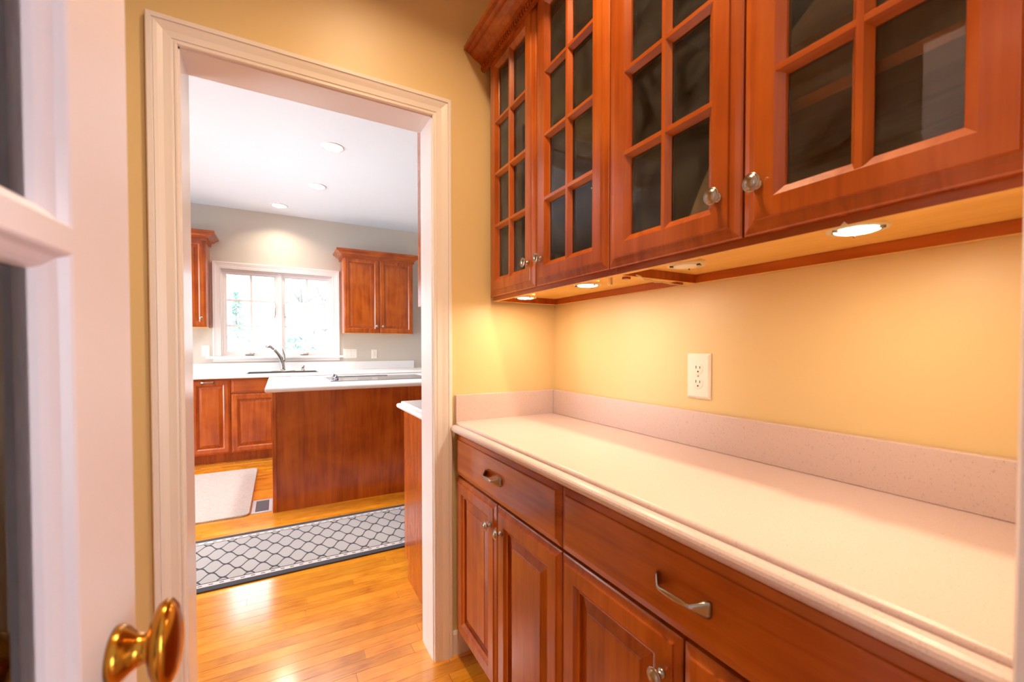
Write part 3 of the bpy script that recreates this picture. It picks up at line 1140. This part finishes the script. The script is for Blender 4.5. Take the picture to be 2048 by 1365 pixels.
# kitchen upper cabinets
UY = 5.69
k1 = empty('upper_cabinet', (.690, UY, 0))
tag(k1, 'two-door cherry wall cabinet right of the kitchen window', 'cabinet', 'kitchen wall cabinets')
upper_body(k1, .856, .309, 1.380, 2.300)
panel_door(k1, .002, .4255, 1.380, 2.325, (.390, 1.470))
panel_door(k1, .4295, .854, 1.380, 2.325, (.466, 1.470))
crown('crown_moulding', 'cherry crown with dentils on the cabinet right of the kitchen window', [(1.5465, YB - .001), (1.5465, UY - .0205), (.6895, UY - .0205), (.6895, YB - .001)], 2.303)
k2 = empty('upper_cabinet', (-1.144, UY, 0))
tag(k2, 'single-door cherry wall cabinet left of the kitchen window', 'cabinet', 'kitchen wall cabinets')
upper_body(k2, .460, .309, 1.418, 2.332)
panel_door(k2, .002, .458, 1.418, 2.357, (.418, 1.515))
crown('crown_moulding', 'cherry crown with dentils on the cabinet left of the kitchen window', [(-.6835, YB - .001), (-.6835, UY - .0205), (-1.1445, UY - .0205), (-1.1445, YB - .001)], 2.336)

# ------------------------------------------------------------------ island
il = empty('island', (-.055, 3.56, 0))
tag(il, 'kitchen island with a plain cherry back panel facing the pantry', 'island')
box('back_panel', .026, 1.95, 0, .019, 0, .876, M['cherry'], il)
box('corner_post', 0, .026, -.003, .05, 0, .876, M['cherry'], il, .002)
box('body', .004, 1.95, .0192, 1.08, 0, .8758, M['cherry'], il)
it = empty('countertop', (.935, 4.13, .876))
tag(it, 'thick white island countertop holding the cooktop', 'countertop', 'kitchen countertops')
hx, hy = 1.01, .590
E2 = [(-.02, 0)] + [(.006, 0)] + [(.006 + .017 * math.sin(a), .0192 - .0192 * math.cos(a)) for a in [math.pi * k / 10 for k in range(1, 10)]] + [(.006, .0384), (-.02, .0384)]
path = [(-hx, -hy), (-hx, hy), (hx, hy), (hx, -hy)]
sweep('edge', path, E2, lambda a, b_, h: (a, b_, h), M['kitchen_top'], it, closed=True)
box('slab', -hx + .0195, hx - .0195, -hy + .0195, hy - .0195, 0, .0384, M['kitchen_top'], it)

ck = empty('cooktop', (.79, 4.14, .9146))
tag(ck, 'grey glass cooktop with chrome controls set in the island', 'cooktop')
box('glass_top', -.43, .43, -.295, .30, 0, .006, M['cooktop'], ck, .002)
box('trim_bar', -.33, .14, .22, .25, .0062, .013, M['chrome'], ck, .003)
for i in range(4):
    kx, kyy = -.372 + .012 * (i % 2), -.16 + .095 * i
    k_ = lathe('control_knob', [(.019, 0), (.020, .004), (.018, .007), (.015, .008), (.0135, .026), (.012, .030), (.001, .031)], M['steel'], ck, (kx, kyy, .0062), 'z', 20)
    box('grip', -.003, .003, -.014, .014, .029, .040, M['chrome'], k_, .001)

# ------------------------------------------------------------------ cabinets on the kitchen side of the doorway wall
RP = math.pi
pb = empty('base_cabinet', (1.765, 2.26, 0), RP)
tag(pb, 'cherry base cabinet end panel just inside the kitchen, right of the doorway', 'cabinet', 'kitchen base cabinets')
base_body(pb, 1.20, .558, .876, .10, .065)
panel_door(pb, .003, .598, .105, .866, (.56, .66))
panel_door(pb, .602, 1.197, .105, .866, (.64, .66))
pt = empty('countertop', (1.16, 2.0, .876))
tag(pt, 'white countertop corner with stepped edge, just inside the kitchen on the right', 'countertop', 'kitchen countertops')
E3 = [(-d, z - .876) for d, z in nose()]
E3 = [(-.06, .0)] + E3[::-1] + [(-.06, .9144 - .876)]
x0, x1, y0, y1 = .537 - 1.16, 1.80 - 1.16, YD1 + .003 - 2.0, 2.310 - 2.0
sweep('edge', [(x0, y0), (x0, y1), (x1, y1)], E3, lambda a, b_, h: (a, b_, h), M['kitchen_top'], pt)
box('slab', x0 + .0595, x1, y0, y1 - .0595, 0, .0384, M['kitchen_top'], pt)
pu = empty('upper_cabinet', (1.765, 1.985, 0), RP)
tag(pu, 'cherry wall cabinet edge seen past the right door jamb', 'cabinet', 'kitchen wall cabinets')
upper_body(pu, 1.20, .283, 1.388, 2.40)
panel_door(pu, .003, .598, 1.390, 2.39, (.56, 1.5))
panel_door(pu, .602, 1.197, 1.390, 2.39, (.64, 1.5))

# ------------------------------------------------------------------ floor coverings and register
RW, RL = .69, 2.2
rn = box('runner_rug', -1.02, -1.02 + RL, 2.56, 2.56 + RW, .0005, .0085, runner_mat(RW, RL), None, .003)
tag(rn, 'grey trellis-pattern runner rug with charcoal border on the kitchen floor', 'rug')


def rounded_slab(name, x0, x1, y0, y1, z0, z1, r, mat, rotz=0):
    cx, cy = (x0 + x1) / 2, (y0 + y1) / 2
    pts = []
    for qx, qy, a0 in ((x1 - r, y1 - r, 0), (x0 + r, y1 - r, 90), (x0 + r, y0 + r, 180), (x1 - r, y0 + r, 270)):
        for k in range(6):
            a = math.radians(a0 + 90 * k / 5)
            pts.append((qx - cx + r * math.cos(a), qy - cy + r * math.sin(a)))
    n = len(pts)
    verts = [(p[0], p[1], z0) for p in pts] + [(p[0], p[1], z1 - .003) for p in pts] + [(p[0] * .99, p[1] * .995, z1) for p in pts]
    faces = [tuple(range(n - 1, -1, -1)), tuple(2 * n + k for k in range(n))]
    for L in range(2):
        for i in range(n):
            j = (i + 1) % n
            faces.append((L * n + i, L * n + j, (L + 1) * n + j, (L + 1) * n + i))
    return mesh_obj(name, verts, faces, mat, None, (cx, cy, 0), rotz)


mt = rounded_slab('floor_mat', -1.05, -.20, 3.58, 4.94, .0005, .014, .045, mat_mat(), 0.0)
tag(mt, 'plain pale woven mat in front of the sink cabinets', 'mat')

rg = empty('floor_register', (-.125, 3.756, 0))
tag(rg, 'grey metal floor register between the mat and the island', 'floor vent')
ring('frame', .136, .302, [(0, .003), (.004, .005), (.024, .005), (.026, .002)], M['register'], rg, (0, 0, 0), closed=False).rotation_euler = (-math.pi / 2, 0, 0)
rg.children[0].location = (-.068, -.151, 0.0002)
box('backing', -.040, .040, -.122, .122, .0003, .001, M['black'], rg)
verts, faces = [], []
for i in range(26):
    yy = -.117 + i * .0092
    q = len(verts)
    for a in (-.039, .039):
        verts += [(a, yy, .0012), (a, yy + .005, .0012), (a, yy + .006, .0042), (a, yy + .001, .0042)]
    faces += [tuple(q + j for j in f) for f in ((0, 1, 2, 3), (7, 6, 5, 4), (0, 4, 5, 1), (1, 5, 6, 2), (2, 6, 7, 3), (3, 7, 4, 0))]
sl2 = mesh_obj('slats', verts, faces, M['register_dark'], rg)
sl2['kind'] = 'stuff'

# ------------------------------------------------------------------ kitchen lamps
WARM = (1.0, .97, .95)
can_light(.384, 3.78, CEIL, CAN_W, WARM, 'recessed ceiling light nearest the pantry doorway')
can_light(.338, 4.77, CEIL, CAN_W, WARM, 'middle one of three recessed kitchen ceiling lights')
can_light(.009, 5.63, CEIL, CAN_W * .5, (1.0, .86, .66), 'recessed light close to the wall above the kitchen window')
can_light(-1.35, 3.4, CEIL, CAN_W, WARM, 'unseen recessed light added as kitchen fill, front row')  # this lamp and the next are added out of view as fill
can_light(-1.35, 4.8, CEIL, CAN_W, WARM, 'unseen recessed light added as kitchen fill, back row')

# ------------------------------------------------------------------ outdoors
g = box('ground', -30, 30, 6.4, 60, -.9, -.6, M['ground'])
tag(g, 'pale winter lawn outside the window', 'ground', kind='structure')


def bare_tree(x, y, h, lean, seed, label, nb=9):
    rr = random.Random(seed)
    t = empty('bare_tree', (x, y, -.6))
    tag(t, label, 'tree', 'bare trees outside the window')
    pts = [(lean * k / 6 * h + rr.uniform(-.05, .05), rr.uniform(-.05, .05), h * k / 6) for k in range(7)]
    tube('trunk', pts, [.10 - .013 * k for k in range(7)], M['bark'], t, 7)
    for i in range(nb):
        f = rr.uniform(.3, .95)
        k = int(f * 6)
        b0 = Vector(pts[k])
        a = rr.uniform(0, 6.28)
        L = rr.uniform(.6, 1.7)
        d = Vector((math.cos(a), .5 * math.sin(a), rr.uniform(.5, 1.3))).normalized()
        q = [b0, b0 + d * L * .5 + Vector((0, 0, .05)), b0 + d * L + Vector((0, 0, .25))]
        tube('branch', [tuple(v) for v in q], [.035, .022, .008], M['bark'], t, 5)


bare_tree(1.2, 13.5, 6.0, -.20, 3, 'leaning bare tree behind the right window sash')
bare_tree(2.1, 14.5, 6.0, -.16, 5, 'second leaning bare tree behind the right window sash')
bare_tree(1.55, 17.5, 7.0, -.05, 8, 'thin upright bare tree further behind the right sash')


def shrub(name, x, y, h, r, seed, label, n=420, cone=True):
    rr = random.Random(seed)
    t = empty(name, (x, y, -.6))
    tag(t, label, 'shrub', 'evergreens outside the window')
    tube('stem', [(0, 0, 0), (0, 0, h * .9)], [.06, .02], M['bark'], t, 6)
    verts, faces = [], []
    for i in range(n):
        z = rr.random() ** .8 * h
        R = r * (1 - z / h) if cone else r * math.sin(math.pi * min(.97, .1 + .9 * z / h)) ** .6
        a = rr.uniform(0, 6.28)
        rad = R * math.sqrt(rr.random())
        c = Vector((rad * math.cos(a), rad * math.sin(a), z))
        s = rr.uniform(.05, .13)
        u = Vector((rr.uniform(-1, 1), rr.uniform(-1, 1), rr.uniform(-.6, .6))).normalized() * s
        w_ = Vector((rr.uniform(-1, 1), rr.uniform(-1, 1), rr.uniform(-.6, .6))).normalized() * s * .6
        q = len(verts)
        verts += [tuple(c - u), tuple(c + w_), tuple(c + u), tuple(c - w_)]
        faces.append((q, q + 1, q + 2, q + 3))
    f = mesh_obj('foliage', verts, faces, M['leaf'], t, fix=False)
    f['kind'] = 'stuff'


shrub('evergreen_tree', -1.1, 15.0, 3.4, 1.0, 1, 'small conical evergreen behind the left window sash')
shrub('evergreen_shrub', .35, 12.5, 2.1, .8, 2, 'rounded evergreen shrub behind the window centre', 420, False)
shrub('evergreen_shrub', 2.0, 13.0, 1.9, .7, 4, 'low evergreen shrub behind the right window sash', 380, False)
